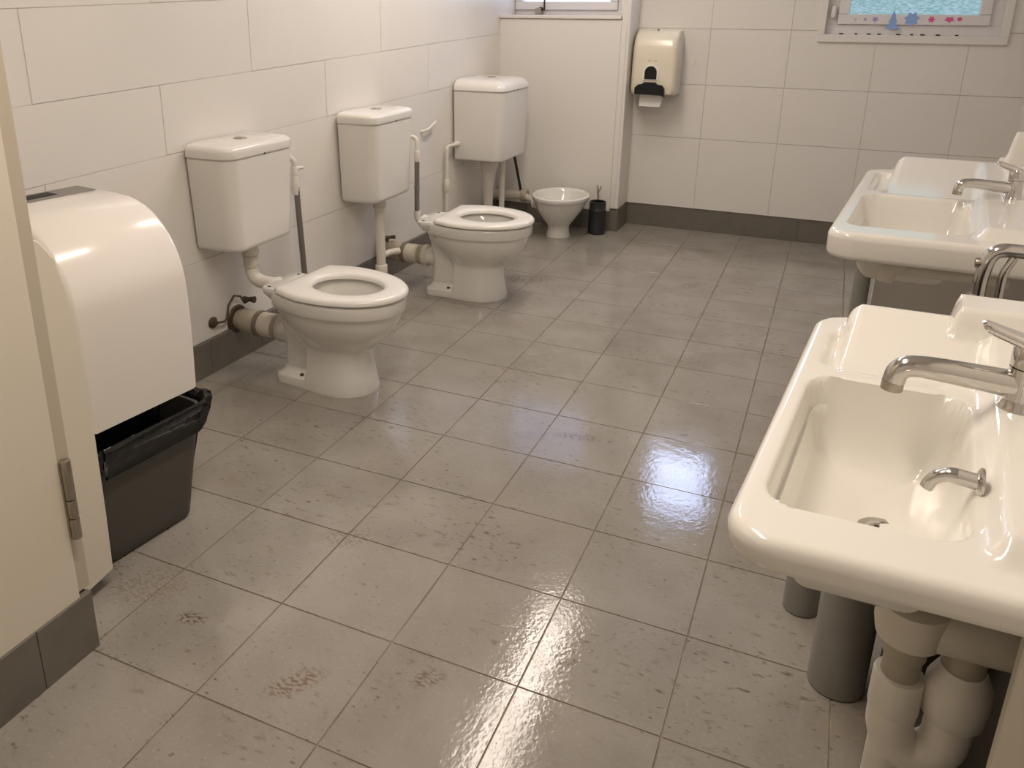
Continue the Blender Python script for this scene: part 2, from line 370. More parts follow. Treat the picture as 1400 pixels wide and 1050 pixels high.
for k in range(9):
    xx = x0 + .10 + k * .07 + random.uniform(-.015, .015); ln = random.uniform(.008, .026)
    MB().box((xx, YF + .012, z0 + .024), (ln, .006, .007), .002, 1).build('mould_spot', 'dirt', w2)
w1 = window('window_1', W1, 'pane_blue', .05, fr=.03)
MB().b2(-1.42, -1.38, YF - .03, YF + .02, 1.319, 1.36, .006, 2).build('stay', 'steel', w1)
MB().lathe([(.014, 0), (.014, .012), (.008, .016)], (-1.385, YF - .012, 1.352), (0, -1, 0), 14).build('stay_knob', 'dark', w1)
MB().b2(-1.37, -1.363, YF - .012, YF + .0, 1.345, 2.0).build('gasket', 'dark', w1)
w3 = window('window_3', W3, 'pane_sky', .04, fr=.03)
MB().b2(W3[0] + .04, W3[1] - .04, YF + .0, YF + .065, 1.845, 1.905, .004, 1).build('transom', 'upvc', w3, smooth=0)
# stickers on the lower window rail
ysash = YF + .0
def blob(name, m, label, cx, cz, rad, pts, group='stickers on the window rail'):
    bm = MB(); n = len(pts)
    bm.loft([[(cx + rad * p[0], ysash - .0005, cz + rad * p[1]) for p in pts], [(cx + rad * p[0], ysash - .0015, cz + rad * p[1]) for p in pts]])
    return tag(bm.build(name, m, smooth=0), label, 'sticker', group)
def star(n, a, b, ph=0): return [((a if k % 2 else b) * math.sin(2 * PI * k / (2 * n) + ph), (a if k % 2 else b) * math.cos(2 * PI * k / (2 * n) + ph)) for k in range(2 * n)]
ys_ = ysash
zr = W2[2] + .075
blob('window_sticker', 'decal_blue', 'tall blue tree shaped sticker, middle of the window rail', .655, zr + .022, .045, [(0, 1.2), (.25, .5), (.18, .5), (.5, -.2), (.3, -.2), (.75, -1), (-.75, -1), (-.3, -.2), (-.5, -.2), (-.18, .5), (-.25, .5)])
blob('window_sticker', 'decal_blue', 'wide bright blue flower sticker beside the tree sticker', .745, zr + .03, .032, star(7, 1.25, .85))
blob('window_sticker', 'decal_pink', 'pink flower sticker with spiky petals right of the blue one', .84, zr + .030, .018, star(6, 1.1, .6))
blob('window_sticker', 'decal_pink', 'wide pink cluster sticker next to the last red dot', .925, zr + .03, .018, [(1.3 * a, .8 * b) for a, b in star(5, 1.2, .7)])
blob('window_sticker', 'decal_pink', 'small round crimson sticker, rightmost on the window rail', .972, zr + .032, .011, star(8, 1, .95))
blob('window_sticker', 'decal_violet', 'faded violet sticker nearest the tree sticker on its left', .565, zr + .028, .017, star(5, 1.1, .5))
blob('window_sticker', 'decal_violet', 'small thin violet sticker, second from left on window rail', .515, zr + .028, .012, star(4, 1.1, .4))
blob('window_sticker', 'decal_pale', 'tiny pale sticker, leftmost on the window rail', .465, zr + .026, .011, star(3, 1.1, .5))

# ================================================================== CEILING LIGHTS
for i, (lx, ly, e, ln) in enumerate(LAMPS):
    t = thing('ceiling_light', ('linear ceiling light above the toilets', 'linear ceiling light above the near washbasin')[i], 'lamp', (lx, ly, CEIL), 0, 'ceiling lights')
    MB().b2(-.05, .05, -ln / 2 - .05, ln / 2 + .05, -.045, 0, .006, 2).build('lamp_base', 'upvc', t)
    MB().tube([(0, -ln / 2, -.075), (0, ln / 2, -.075)], .026, 20).build('diffuser', 'lampshade', t)
    for sg in (-1, 1): MB().b2(-.03, .03, sg * ln / 2 - .02, sg * ln / 2 + .02, -.10, -.04, .004, 1).build('end_cap', 'upvc', t)

# ================================================================== TOILETS
def outline(xb, xm, xf, wb, wm, nb=6, ns=10, nf=28, p=2.1):
    pts = []
    for k in range(nb): pts.append((xb, wb - 2 * wb * k / nb))
    for k in range(ns):
        q = k / ns; x = xb + (xm - xb) * q; pts.append((x, -(wb + (wm - wb) * math.sin(PI / 2 * q))))
    for k in range(nf + 1):
        a = -PI / 2 + PI * k / nf; c = max(math.cos(a), 0); s = math.sin(a)
        pts.append((xm + (xf - xm) * c ** (2 / p), math.copysign(abs(s) ** (2 / p), s) * wm))
    for k in range(ns - 1, 0, -1):
        q = k / ns; x = xb + (xm - xb) * q; pts.append((x, wb + (wm - wb) * math.sin(PI / 2 * q)))
    return pts
def ellp(cx, a, b, n):  # same winding and start as outline
    return None
def ringz(pts, z): return [(x, y, z) for x, y in pts]
def hole_like(ref, cx, a, b, p=2.0):
    """ellipse sampled along the directions of the reference outline's points"""
    out = []
    for x, y in ref:
        t = math.atan2(y / b, (x - cx) / a); c, s = math.cos(t), math.sin(t)
        out.append((cx + a * math.copysign(abs(c) ** (2 / p), c), b * math.copysign(abs(s) ** (2 / p), s)))
    return out
def toilet(label, loc, rz, wsc):
    t = thing('toilet', label, 'toilet', loc, rz, 'toilets along the left wall', (1, wsc, 1))
    mb = MB()
    ref = outline(.03, .20, .485, .150, .192)
    inner = lambda a, b: hole_like(ref, .255, a, b)
    rings = [ringz(inner(.05, .04), .21), ringz(inner(.085, .07), .225), ringz(inner(.125, .095), .27), ringz(inner(.15, .115), .33), ringz(inner(.158, .122), .365), ringz(inner(.168, .132), .377),
             ringz(outline(.036, .20, .477, .145, .185), .378), ringz(outline(.031, .20, .484, .149, .191), .374), ringz(ref, .366), ringz(outline(.03, .20, .483, .15, .190), .332),
             ringz(outline(.033, .20, .479, .147, .187), .325), ringz(outline(.04, .20, .470, .140, .178), .321), ringz(outline(.045, .20, .466, .135, .174), .30),
             ringz(outline(.06, .20, .452, .122, .162), .265), ringz(outline(.085, .20, .425, .104, .142), .23), ringz(outline(.115, .21, .385, .095, .118), .195), ringz(outline(.128, .22, .352, .092, .104), .172),
             ringz(outline(.132, .225, .345, .092, .100), .155), ringz(outline(.132, .225, .348, .096, .103), .11), ringz(outline(.128, .225, .357, .104, .110), .06), ringz(outline(.122, .225, .366, .112, .119), .015), ringz(outline(.122, .225, .365, .112, .118), 0)]
    mb.loft(rings)
    # rear web and foot plate
    def rr(x0, x1, w, r, n=6):
        pts = []
        for (cx, cy, a0) in ((x1 - r, w - r, 0), (x0 + r, w - r, PI / 2), (x0 + r, -w + r, PI), (x1 - r, -w + r, 1.5 * PI)):
            for k in range(n + 1): pts.append((cx + r * math.cos(a0 + PI / 2 * k / n), cy + r * math.sin(a0 + PI / 2 * k / n)))
        return pts
    mb.loft([ringz(rr(-.012, .2, .078, .03), .02), ringz(rr(-.004, .2, .070, .03), .06), ringz(rr(-.002, .2, .068, .03), .16), ringz(rr(-.012, .10, .075, .03), .26), ringz(rr(-.03, .075, .095, .03), .335)])
    mb.loft([ringz(rr(-.03, .21, .108, .045), 0), ringz(rr(-.03, .21, .108, .045), .028), ringz(rr(-.026, .21, .104, .045), .036), ringz(rr(-.012, .2, .085, .04), .044), ringz(rr(-.004, .2, .074, .03), .058)])
    # ledge behind the seat
    mb.loft([ringz(rr(-.05, .07, .085, .03), .318), ringz(rr(-.066, .075, .105, .035), .345), ringz(rr(-.068, .075, .108, .035), .364), ringz(rr(-.064, .072, .104, .035), .370)])
    mb.loft([[(-.075, -.05 * c, .345 + .03 * s) for c, s in [(math.cos(2 * PI * k / 16), math.sin(2 * PI * k / 16)) for k in range(16)]], [(-.02, -.05 * c, .335 + .03 * s) for c, s in [(math.cos(2 * PI * k / 16), math.sin(2 * PI * k / 16)) for k in range(16)]]])
    # outlet spigot
    mb.cyl((-.055, 0, .167), (.03, 0, .167), .046, 28, .004); mb.cyl((-.02, 0, .167), (.03, 0, .167), .052, 28, .006)
    mb.build('pan', 'ceramic', t, smooth=50)
    MB().loft([ringz(hole_like(ref, .255, .078, .063), .232), ringz(hole_like(ref, .255, .078, .063), .2325)]).build('water', 'water', t)
    # seat
    so = lambda d: outline(.052 + d, .20, .492 - d, .160 - d, .198 - d)
    si = lambda d: hole_like(so(0), .262, .138 - d, .108 - d)
    seat = MB(); seat.loft([ringz(si(-.004), .383), ringz(si(.0), .386), ringz(si(-.001), .396), ringz(si(-.008), .404), ringz(si(-.022), .4065), ringz(so(.020), .4065), ringz(so(.007), .4035), ringz(so(0), .395), ringz(so(0), .386), ringz(so(.004), .383), ringz(si(-.004), .383)], False, False)
    seat.build('seat', 'seat', t, smooth=50)
    for y in (-.085, .085):
        MB().lathe([(.0065, 0), (.0065, .0012), (.0, .0014)], (-.035, y, .3695), n=14).build('hinge_bolt_hole', 'dark', t)
    for y in (-.09, .09):
        MB().lathe([(.008, 0), (.008, .004), (.004, .007), (.0, .0072)], (.10, y, .0425), n=12).build('floor_bolt', 'rust', t)
    for y in (-.1, .1):
        MB().b2(.10, .15, y - .012, y + .012, .377, .385, .003, 1).build('seat_bumper', 'pvc', t)
    return t
toilet('nearest white ceramic toilet, beside the bin and the first cistern', (-1.34, .815, 0), math.radians(-4), 1.0)
toilet('second white ceramic toilet, below the middle cistern', (-1.285, 1.965, 0), math.radians(2), 1.08)

# small seatless toilet in the corner
t = thing('toilet', 'small low white toilet without a seat, in the far corner', 'toilet', (-1.045, 3.22, 0), 0, None)
def el(cx, a, b, z, n=40, cy=0): return [(cx + a * math.cos(2 * PI * k / n), cy + b * math.sin(2 * PI * k / n), z) for k in range(n)]
mb = MB()
mb.loft([el(0, .03, .03, .12), el(0, .08, .09, .15), el(0, .12, .14, .20), el(0, .142, .165, .245), el(0, .148, .172, .262), el(0, .158, .182, .268), el(0, .168, .195, .268), el(0, .177, .205, .262), el(0, .178, .206, .252), el(0, .172, .20, .238), el(0, .163, .19, .230), el(0, .158, .185, .222),
         el(-.002, .148, .172, .19), el(-.004, .125, .145, .15), el(-.006, .095, .108, .105), el(-.006, .072, .08, .075), el(-.006, .066, .073, .06), el(-.006, .068, .076, .03), el(-.006, .076, .085, .006), el(-.006, .076, .085, 0)])
mb.cyl((-.20, .06, .175), (-.10, .04, .165), .03, 20, .004)
mb.build('pan', 'ceramic', t, smooth=50)
MB().loft([el(0, .085, .095, .158), el(0, .085, .095, .159)]).build('water', 'water', t)
MB().box((.150, .06, .225), (.022, .035, .04), .008, 2).build('hinge_lug', 'pvc', t)

# ================================================================== CISTERNS
def rect_out(d, wd, r, rb=.006, n=8):
    """plan outline: back at x=0, front at x=d, width wd"""
    pts = []
    for (cx, cy, a0, rr) in ((d - r, wd / 2 - r, 0, r), (rb, wd / 2 - rb, PI / 2, rb), (rb, -wd / 2 + rb, PI, rb), (d - r, -wd / 2 + r, 1.5 * PI, r)):
        for k in range(n + 1): pts.append((cx + rr * math.cos(a0 + PI / 2 * k / n), cy + rr * math.sin(a0 + PI / 2 * k / n)))
    return pts
def cistern(label, y, z0, zs, zt, d, wd, r, tap=.9, bev=.03, lid_dome=.02, rz=0.0, bow=.0):
    t = thing('cistern', label, 'cistern', (xl(y) + .009, y, z0), rz, 'wall hung cisterns')
    H = zs - z0; hl = zt - zs
    def ro(z, ins, extra=0.0):
        k = tap + (1 - tap) * min(1, z / H)
        dd = d * (k * .5 + .5) - ins + extra; ww = wd * k - 2 * ins + 2 * extra
        pts = rect_out(dd, ww, max(.012, r - ins * .6))
        return [(x + (bow * (1 - (2 * yy / ww) ** 2) if x > dd * .5 else 0), yy, z) for x, yy in pts]
    rings = [ro(0, bev), ro(bev * .08, bev * .62), ro(bev * .3, bev * .28), ro(bev * .62, bev * .07), ro(bev, 0)] + [ro(H * q, 0) for q in (.3, .6, .9)] + [ro(H - .006, 0), ro(H - .004, .003), ro(H, .004)]
    MB().loft(rings).build('tank', 'cistern', t, smooth=50)
    e = .0035
    rl = [ro(H + .001, .004), ro(H + .002, 0, e), ro(H + .006, 0, e + .001), ro(H + hl - lid_dome, 0, e - .001)]
    for k in range(1, 7):
        a = PI / 2 * k / 6; rl.append([(x, yy, H + hl - lid_dome + lid_dome * math.sin(a)) for x, yy, _ in ro(H, lid_dome * 1.15 * (1 - math.cos(a)), e)])
    rl.append([(x, yy, H + hl + .004) for x, yy, _ in ro(H, lid_dome * 1.15 + .03, e)])
    lid = MB().loft(rl).build('lid', 'cistern', t, smooth=50)
    zt2 = H + hl + .002
    MB().lathe([(.026, 0), (.026, .003), (.021, .005), (.019, .0045), (.018, .006), (.0, .0065)], (d * .46, .0, zt2), n=28).build('flush_button', 'steel', lid)
    MB().lathe([(.004, -.001), (.004, .001), (.0, .0012)], (d + bow + .0035, wd * .0, H + .001), (1, 0, 0), 10).build('lid_screw', 'dark', lid)
    for q in (-.42, .38):
        MB().lathe([(.0028, -.001), (.0028, .0007), (.0, .0008)], (d - .003, wd * q * .8, H - .035), (1, 0, 0), 8).build('cover_mark', 'dark', t)
    MB().lathe([(.036, .004), (.036, -.012), (.030, -.018), (.030, -.03), (.033, -.034), (.033, -.05), (.0, -.05)], (d * .5, 0, 0), n=28).build('outlet_collar', 'pvc_old', t)
    return t
cistern('nearest white cistern, above the toilet beside the bin', .818, .505, .848, .892, .190, .392, .055, .91, .022, .022)
cistern('middle white cistern on the tiled wall', 1.778, .490, .857, .902, .190, .405, .055, .91, .024, .022)
cistern('deep far white cistern in the corner with rounded lid', 3.005, .505, .905, .966, .305, .46, .05, .93, .014, .058)

# flush pipes
def smoothpath(pts, r, n=8):
    """polyline with corners rounded by radius r"""
    P = [Vector(p) for p in pts]; out = [P[0]]
    for a, b, c in zip(P[:-2], P[1:-1], P[2:]):
        d0 = (a - b); d1 = (c - b); q = min(r, d0.length * .49, d1.length * .49); s = b + d0.normalized() * q; e = b + d1.normalized() * q
        for k in range(n + 1):
            u = k / n; out.append(s * (1 - u) ** 2 + b * 2 * u * (1 - u) + e * u * u)
    out.append(P[-1]); return out
t = thing('flush_pipe', 'short white elbow pipe joining nearest cistern to its toilet', 'pipe', (-1.525, .815, .46), 0, 'flush pipes')
def rel(t, pts): return [Vector(p) - Vector(t.location) for p in pts]
MB().tube(smoothpath(rel(t, [(-1.527, .817, .462), (-1.525, .817, .350), (-1.39, .818, .345)]), .085, 10), .026, 24).build('pipe', 'pvc', t)
MB().cyl((0, 0, -.055), (0, 0, -.01), .029, 24, .003).build('sleeve', 'pvc_old', t)
t = thing('flush_pipe', 'straight white downpipe below the middle cistern', 'pipe', (-1.505, 1.772, .45), 0, 'flush pipes')
MB().tube(rel(t, [(-1.505, 1.772, .455), (-1.500, 1.772, .07)]), [.024, .023], 24).build('pipe', 'pvc', t)
MB().cyl((.004, 0, -.30), (.005, 0, -.38), .030, 24, .004).build('sleeve', 'pvc', t)
MB().tube(smoothpath(rel(t, [(-1.500, 1.772, .195), (-1.495, 1.86, .192), (-1.47, 1.90, .19)]), .03), .016, 16).build('branch', 'pvc', t)
t = thing('flush_pipe', 'tapering white downpipe below the far cistern', 'pipe', (-1.45, 3.005, .47), 0, 'flush pipes')
MB().tube(rel(t, [(-1.437, 3.0, .475), (-1.44, 3.0, .44), (-1.44, 3.0, .405), (-1.44, 3.0, .36), (-1.44, 3.0, .10)]), [.055, .055, .042, .034, .024], 24).build('pipe', 'pvc', t)
t = tag(MB().tube(smoothpath([(-1.375, 3.06, .52), (-1.375, 3.06, .11), (-1.20, 3.14, .11)], .04), .017, 18).build('overflow_pipe', 'pvc'), 'thin white pipe beside the tapering downpipe of far cistern', 'pipe', 'flush pipes')
tag(MB().tube(smoothpath([(-1.375, 3.215, .515), (-1.375, 3.27, .46), (-1.362, 3.37, .222)], .03), .0085, 12).build('rubber_hose', 'rubber'), 'black rubber hose hanging below the far cistern', 'hose')

# water supply pipes
t = thing('supply_pipe', 'grey supply pipe with white valve beside nearest cistern', 'pipe', (-1.575, 1.215, .14), 0, 'water supply pipes')
MB().tube(rel(t, [(-1.575, 1.205, .66), (-1.572, 1.205, .58), (-1.555, 1.21, .14)]), .0125, 16).build('pipe', 'grey_pipe', t)
MB().cyl((-.002, -.012, .465), (-.002, -.011, .545), .0155, 18, .002).build('sleeve', 'pvc', t)
v = MB(); v.cyl((-.002, -.012, .54), (-.002, -.012, .585), .014, 16, .003); v.tube(smoothpath([(-.002, -.012, .58), (.0, -.015, .61), (-.02, -.035, .635)], .02), .011, 14); v.tube([(-.002, -.012, .575), (.0, .045, .572)], [.010, .006], 12)
v.build('valve', 'pvc', t)
t = thing('supply_pipe', 'grey upright pipe with white elbow entering the second toilet', 'pipe', (-1.385, 1.945, .35), 0, 'water supply pipes')
MB().tube(rel(t, [(-1.392, 1.955, .645), (-1.392, 1.95, .39)]), .0125, 16).build('pipe', 'grey_pipe', t)
MB().cyl((-.007, .007, .16), (-.007, .007, .167), .0145, 16).build('joint_ring', 'slot', t)
MB().tube(smoothpath(rel(t, [(-1.392, 1.95, .395), (-1.39, 1.952, .345), (-1.33, 1.962, .335)]), .04), .017, 18).build('elbow', 'pvc', t)
v = MB(); v.cyl((-.007, .010, .29), (-.007, .010, .345), .015, 18, .002); v.tube(smoothpath(rel(t, [(-1.392, 1.955, .69), (-1.395, 1.96, .755), (-1.45, 1.955, .765)]), .02), .010, 14); v.build('valve', 'pvc', t)
tag(MB().tube(smoothpath([(xl(2.4), 2.40, .715), (xl(2.4) + .03, 2.42, .725), (xl(2.4) + .03, 2.52, .755)], .02), .008, 12).build('wall_clip', 'pvc'), 'small loose white pipe clip on the wall behind second toilet', 'clip')
t = thing('supply_pipe', 'thin white supply pipe running down left of the far cistern', 'pipe', (-1.565, 2.66, .14), 0, 'water supply pipes')
MB().tube(smoothpath(rel(t, [(-1.55, 2.79, .60), (-1.565, 2.665, .60), (-1.565, 2.665, .14)]), .02), .010, 14).build('pipe', 'pvc', t)
MB().cyl((0, .005, .20), (0, .005, .27), .0165, 16, .002).build('sleeve', 'pvc', t)
MB().cyl((.006, .10, .46), (.012, .13, .46), .017, 16, .002).build('nut', 'pvc', t)

# soil connectors
def connector(label, x0, x1, y, z):
    t = thing('waste_connector', label, 'pipe', (x0, y, z), 0, 'toilet waste connectors'); L = x1 - x0
    MB().lathe([(.056, 0), (.060, .006), (.056, .014), (.044, .016)], axis=(1, 0, 0), n=28).build('wall_flange', 'rust', t)
    MB().cyl((.010, 0, 0), (L * .45, 0, 0), .040, 28, .004).build('inner_pipe', 'pvc_tan', t)
    MB().cyl((L * .16, 0, 0), (L * .46, 0, 0), .050, 28, .005).build('sleeve', 'pvc_tan', t)
    MB().cyl((L * .45, 0, 0), (L * .53, 0, 0), .0525, 28, .002).build('seal_ring', 'seal', t)
    MB().cyl((L * .52, 0, 0), (L * .80, 0, 0), .048, 28, .005).build('sleeve', 'pvc_old', t)
    MB().cyl((L * .79, 0, 0), (L * .90, 0, 0), .050, 28, .002).build('seal_ring', 'pvc_tan', t)
    MB().cyl((L * .89, 0, 0), (L, 0, 0), .0545, 28, .004).build('collar', 'pvc_old', t)
    return t
connector('stained waste pipe connector behind the nearest toilet', -1.633, -1.385, .83, .167)
connector('stained waste pipe connector behind the second toilet', -1.60, -1.33, 1.962, .167)
t = thing('pipe_bracket', 'rusty wall bracket with wing nut around nearest waste pipe', 'bracket', (xl(.69), .69, .20), 0, 'pipe brackets')
MB().lathe([(.022, 0), (.023, .006), (.016, .012), (.010, .014), (.009, .022), (.0, .024)], axis=(1, 0, 0), n=20).build('wall_plate', 'rust', t)
MB().tube([(.018, .0, 0), (.022, .045, -.008), (.022, .06, .0), (.022, .075, .05), (.024, .11, .078), (.026, .145, .065), (.03, .155, .04)], .0045, 10).build('strap', 'rust', t)
MB().tube([(.03, .16, .045), (.05, .165, .05), (.075, .17, .05)], [.016, .009, .014], 12).build('wing_nut', 'rust', t)
t = thing('pipe_bracket', 'dark metal clamp over the second waste pipe by the wall', 'bracket', (xl(1.93), 1.93, .19), 0, 'pipe brackets')
MB().tube([(.025, -.03, -.05), (.025, -.03, .02), (.027, .0, .048), (.03, .035, .035)], .007, 10).build('strap', 'rust', t)
MB().tube([(.03, .02, .04), (.05, .035, .045), (.075, .04, .048)], [.014, .008, .011], 12).build('wing_nut', 'rust', t)
t = thing('waste_connector', 'grey waste pipe with collar behind the small corner toilet', 'pipe', (xl(3.36), 3.37, .19), 0, 'toilet waste connectors')
MB().cyl((.0, 0, 0), (.25, 0, .01), .030, 24, .004).build('pipe', 'pvc_old', t)
MB().cyl((.22, 0, .008), (.26, 0, .01), .043, 24, .006).build('collar', 'pvc_tan', t)
MB().tube(smoothpath([(.24, 0, .005), (.30, -.04, -.005), (.40, -.10, -.018)], .05), .022, 18).build('outlet', 'pvc_old', t)

# toilet brush
t = thing('toilet_brush', 'black toilet brush pot with chrome handle, beside corner toilet', 'brush', (-.848, 3.375, 0))
MB().lathe([(.050, 0), (.055, .004), (.056, .012), (.053, .02), (.054, .15), (.055, .155), (.052, .16), (.052, .205), (.047, .208), (.044, .205), (.044, .03), (.0, .03)], n=32).build('pot', 'brushpot', t)
MB().lathe([(.044, 0), (.044, .004), (.0, .006)], (0, 0, .175), n=24).build('brush_head', 'black', t)
MB().tube([(0, 0, .17), (.0, 0, .24), (-.006, 0, .285), (-.01, 0, .31)], [.006, .006, .009, .007], 12).build('handle', 'chrome', t)
MB().tube([(0, 0, .262), (.012, 0, .29), (.016, 0, .305)], [.004, .005, .004], 10).build('hanging_hook', 'chrome', t)

# ================================================================== TOWEL BIN (left)
HB = math.radians(-7)
t = thing('towel_bin_cover', 'tall white curved bin cover on the wall beside nearest toilet', 'bin cover', (-1.03, -.405, .40), HB)
DEP = .385; WD = .315
prof = [(0, 0), (.004, .10), (.006, .20), (.003, .28)]
for k in range(1, 13):
    a = PI / 2 * k / 12; prof.append((.003 - .205 * (1 - math.cos(a)), .28 + .215 * math.sin(a)))
prof += [(-.26, .497), (-.33, .495)]
back = [(-.37, .49), (-DEP, .48), (-DEP, 0.0)]
full = prof + back
mb = MB()
e = .012
def pr_ring(y, ins):
    c = Vector((-.19, .25)); out = []
    for x, z in full:
        v = Vector((x, z)) - c; out.append((c.x + v.x * (1 - ins), y, c.y + v.y * (1 - ins)))
    return out
mb.loft([pr_ring(0, .035), pr_ring(.004, .015), pr_ring(.012, 0), pr_ring(WD - .012, 0), pr_ring(WD - .004, .01), pr_ring(WD, .03)])
mb.build('cover_shell', 'cover', t, smooth=35)
s = MB(); s.b2(-.378, -.300, .03, WD - .015, .4955, .4985, .001, 1); s.build('slot_frame', 'slot', t)
MB().b2(-.605, -.37, .02, WD - .02, .0, .34).build('back_case', 'slot', t, smooth=0)
MB().b2(-.362, -.318, .06, WD - .11, .498, .4995).build('slot_opening', 'dark', t, smooth=0)

t = thing('side_panel', 'beige upright side panel with curved top beside the bin cover', 'panel', (-1.03, -.50, 0))
zy = [(.084, .05), (.088, .2), (.090, .58), (.082, .69), (.072, .77), (.055, .845), (.025, .89), (-.01, .915), (-.06, .935), (-.12, .94)]
pts = [(0, y, z) for y, z in zy] + [(0, -.12, .02)]
pts = [(0, -.12, .02)] + pts[:-1]
MB().loft([[(0, y, z) for _, y, z in pts], [(.016, y, z) for _, y, z in pts], [(.019, y - .003 if i else y + .003, z - .002) for i, (_, y, z) in enumerate(pts)]]).build('board', 'board', t, smooth=30)
t = thing('door_hinge', 'worn steel hinge on the edge of the left partition', 'hinge', (XP + .006, -.597, .385))
for a, b in ((-.092, -.044), (-.042, .0), (.002, .092)): MB().cyl((.006, 0, a), (.006, 0, b), .0105, 18, .0015).build('knuckle', 'steel', t)
MB().b2(-.003, .002, -.012, .0, -.09, .09, .001, 1).build('leaf', 'steel', t, smooth=0)

# waste bin with liner
t = thing('waste_bin', 'dark grey plastic waste bin under the white curved cover', 'bin', (-1.062, -.262, 0), HB)
def rrect(cx, cy, dx, dy, r, n=6):
    pts = []
    for (sx, sy, a0) in ((1, 1, 0), (-1, 1, PI / 2), (-1, -1, PI), (1, -1, 1.5 * PI)):
        for k in range(n + 1): pts.append((cx + sx * (dx / 2 - r) + r * math.cos(a0 + PI / 2 * k / n), cy + sy * (dy / 2 - r) + r * math.sin(a0 + PI / 2 * k / n)))
    return pts
def binr(z, k=0.0): f = z / .34; return [(x, y, z) for x, y in rrect(-.095 + .008 * f, .018 + .014 * f, .19 + .035 * f + k, .29 + .075 * f + k, .035)]
MB().loft([binr(.05, -.01), binr(.328, -.012), binr(.330, .0), binr(.05), binr(.012), binr(.004, -.012), binr(0.0, -.02)], True, True).build('body', 'binplastic', t, smooth=50)
# liner: inside wall, over the lip, down outside with wavy hem
N = 96
def wav(z, k, amp, seed):
    base = rrect(-.095 + .008 + .004, .034, .225 + k, .366 + k, .045 + k * .3, 30)[:]
    n = len(base); out = []
    for i, (x, y) in enumerate(base):
        a = 2 * PI * i / n
        wv = amp * (math.sin(a * 9 + seed) + .6 * math.sin(a * 17 + seed * 2.3) + .5 * math.sin(a * 31 + seed * 4.1))
        q = Vector((x + .09, y - .034)).normalized(); wv += amp * .9 * (math.sin(a * 43 + z * 90) + math.sin(a * 23 - z * 70))
        out.append((x + q.x * wv, y + q.y * wv, z + wv * .8 + (.012 * math.sin(a + .6))))
    return out
liner = MB().loft([wav(.12, -.07, .003, .3), wav(.22, -.045, .006, 1.1), wav(.295, -.012, .006, 2.0), wav(.325, .012, .004, 2.4), wav(.342, .026, .002, 2.9), wav(.346, .038, .002, 3.1), wav(.338, .049, .003, 3.4), wav(.315, .046, .005, 4.2), wav(.29, .030, .006, 5.0), wav(.265, .016, .005, 5.9), wav(.252, .008, .003, 6.6)], False, False)
tag(liner.build('bin_liner', 'bag', smooth=60), 'black plastic liner folded over the waste bin rim', 'bin liner')
o = bpy.data.objects['bin_liner']; o.location = (-1.062, -.262, 0); o.rotation_euler = (0, 0, HB)

# ================================================================== PAPER DISPENSER (far wall)
t = thing('paper_dispenser', 'cream paper towel dispenser with black lever on far wall', 'dispenser', (-.597, YF - .012, .86))
W_ = .272
def dring(z, yf, w, r=.035):
    pts = rect_out(yf, w, min(r, yf * .45), .004, 8); return [(-yy, -x, z) for x, yy in pts]
dz = [(0.004, .17, .985), (0, .165, .97)]
rings = [dring(.0, .165, W_ * .95), dring(.008, .185, W_ * .985), dring(.03, .192, W_)]
for z in (.1, .2): rings.append(dring(z, .190 - .01 * z, W_ * (1 - .04 * z)))
for k in range(1, 9):
    a = PI / 2 * k / 8; rings.append(dring(.24 + .135 * math.sin(a), .187 - .115 * (1 - math.cos(a)) ** 1.1, W_ * .985 - .02 * (1 - math.cos(a)), .035))
MB().loft(rings).build('cover', 'disp', t, smooth=50)
MB().b2(-.1365, .1365, -.075, .0, .0, .33, .008, 2).build('back_case', 'upvc', t)
lv = [(x_, z_ * .86) for x_, z_ in [(-.088, .0), (-.088, .045), (-.070, .066), (-.045, .072), (-.035, .085), (.035, .085), (.045, .072), (.075, .066), (.090, .045), (.092, .0), (.098, -.014), (.085, -.010), (.075, -.004)]]
MB().loft([[(x - .012, -.192, z + .004) for x, z in lv], [(x - .012, -.212, z + .004) for x, z in lv], [((x * .93) - .012, -.218, z * .9 + .006) for x, z in lv]]).build('lever', 'black', t, smooth=25)
dm = [(-.036, .094), (-.036, .135)] + [(-.036 * math.cos(PI * k / 10), .135 + .036 * math.sin(PI * k / 10)) for k in range(1, 10)] + [(.036, .135), (.036, .094)]
MB().loft([[(x * 1.3 - .012, -.186, (z - .12) * 1.18 + .12) for x, z in dm], [(x * 1.3 - .012, -.196, (z - .12) * 1.18 + .12) for x, z in dm]]).build('window_rim', 'paper', t, smooth=0)
MB().loft([[(x - .012, -.192, z) for x, z in dm], [(x - .012, -.199, z) for x, z in dm]]).build('level_window', 'black', t, smooth=0)
MB().loft([[(-.075, -.150, .01), (.068, -.150, .01), (.068, -.152, .01), (-.075, -.152, .01)], [(-.075, -.168, -.065), (.055, -.168, -.065), (.055, -.170, -.065), (-.075, -.170, -.065)], [(-.072, -.17, -.07), (.050, -.17, -.07), (.050, -.172, -.07), (-.072, -.172, -.07)]]).build('paper_sheet', 'paper', t, smooth=0)
MB().lathe([(.007, 0), (.007, .006), (.004, .008)], (.0, -.12, .374), (0, -.3, 1), 12).build('lock', 'slot', t)
for x in (-.025, .012): MB().b2(x - .010, x + .006, -.1885, -.1865, .198, .203).build('cover_print', 'pvc_tan', t, smooth=0)

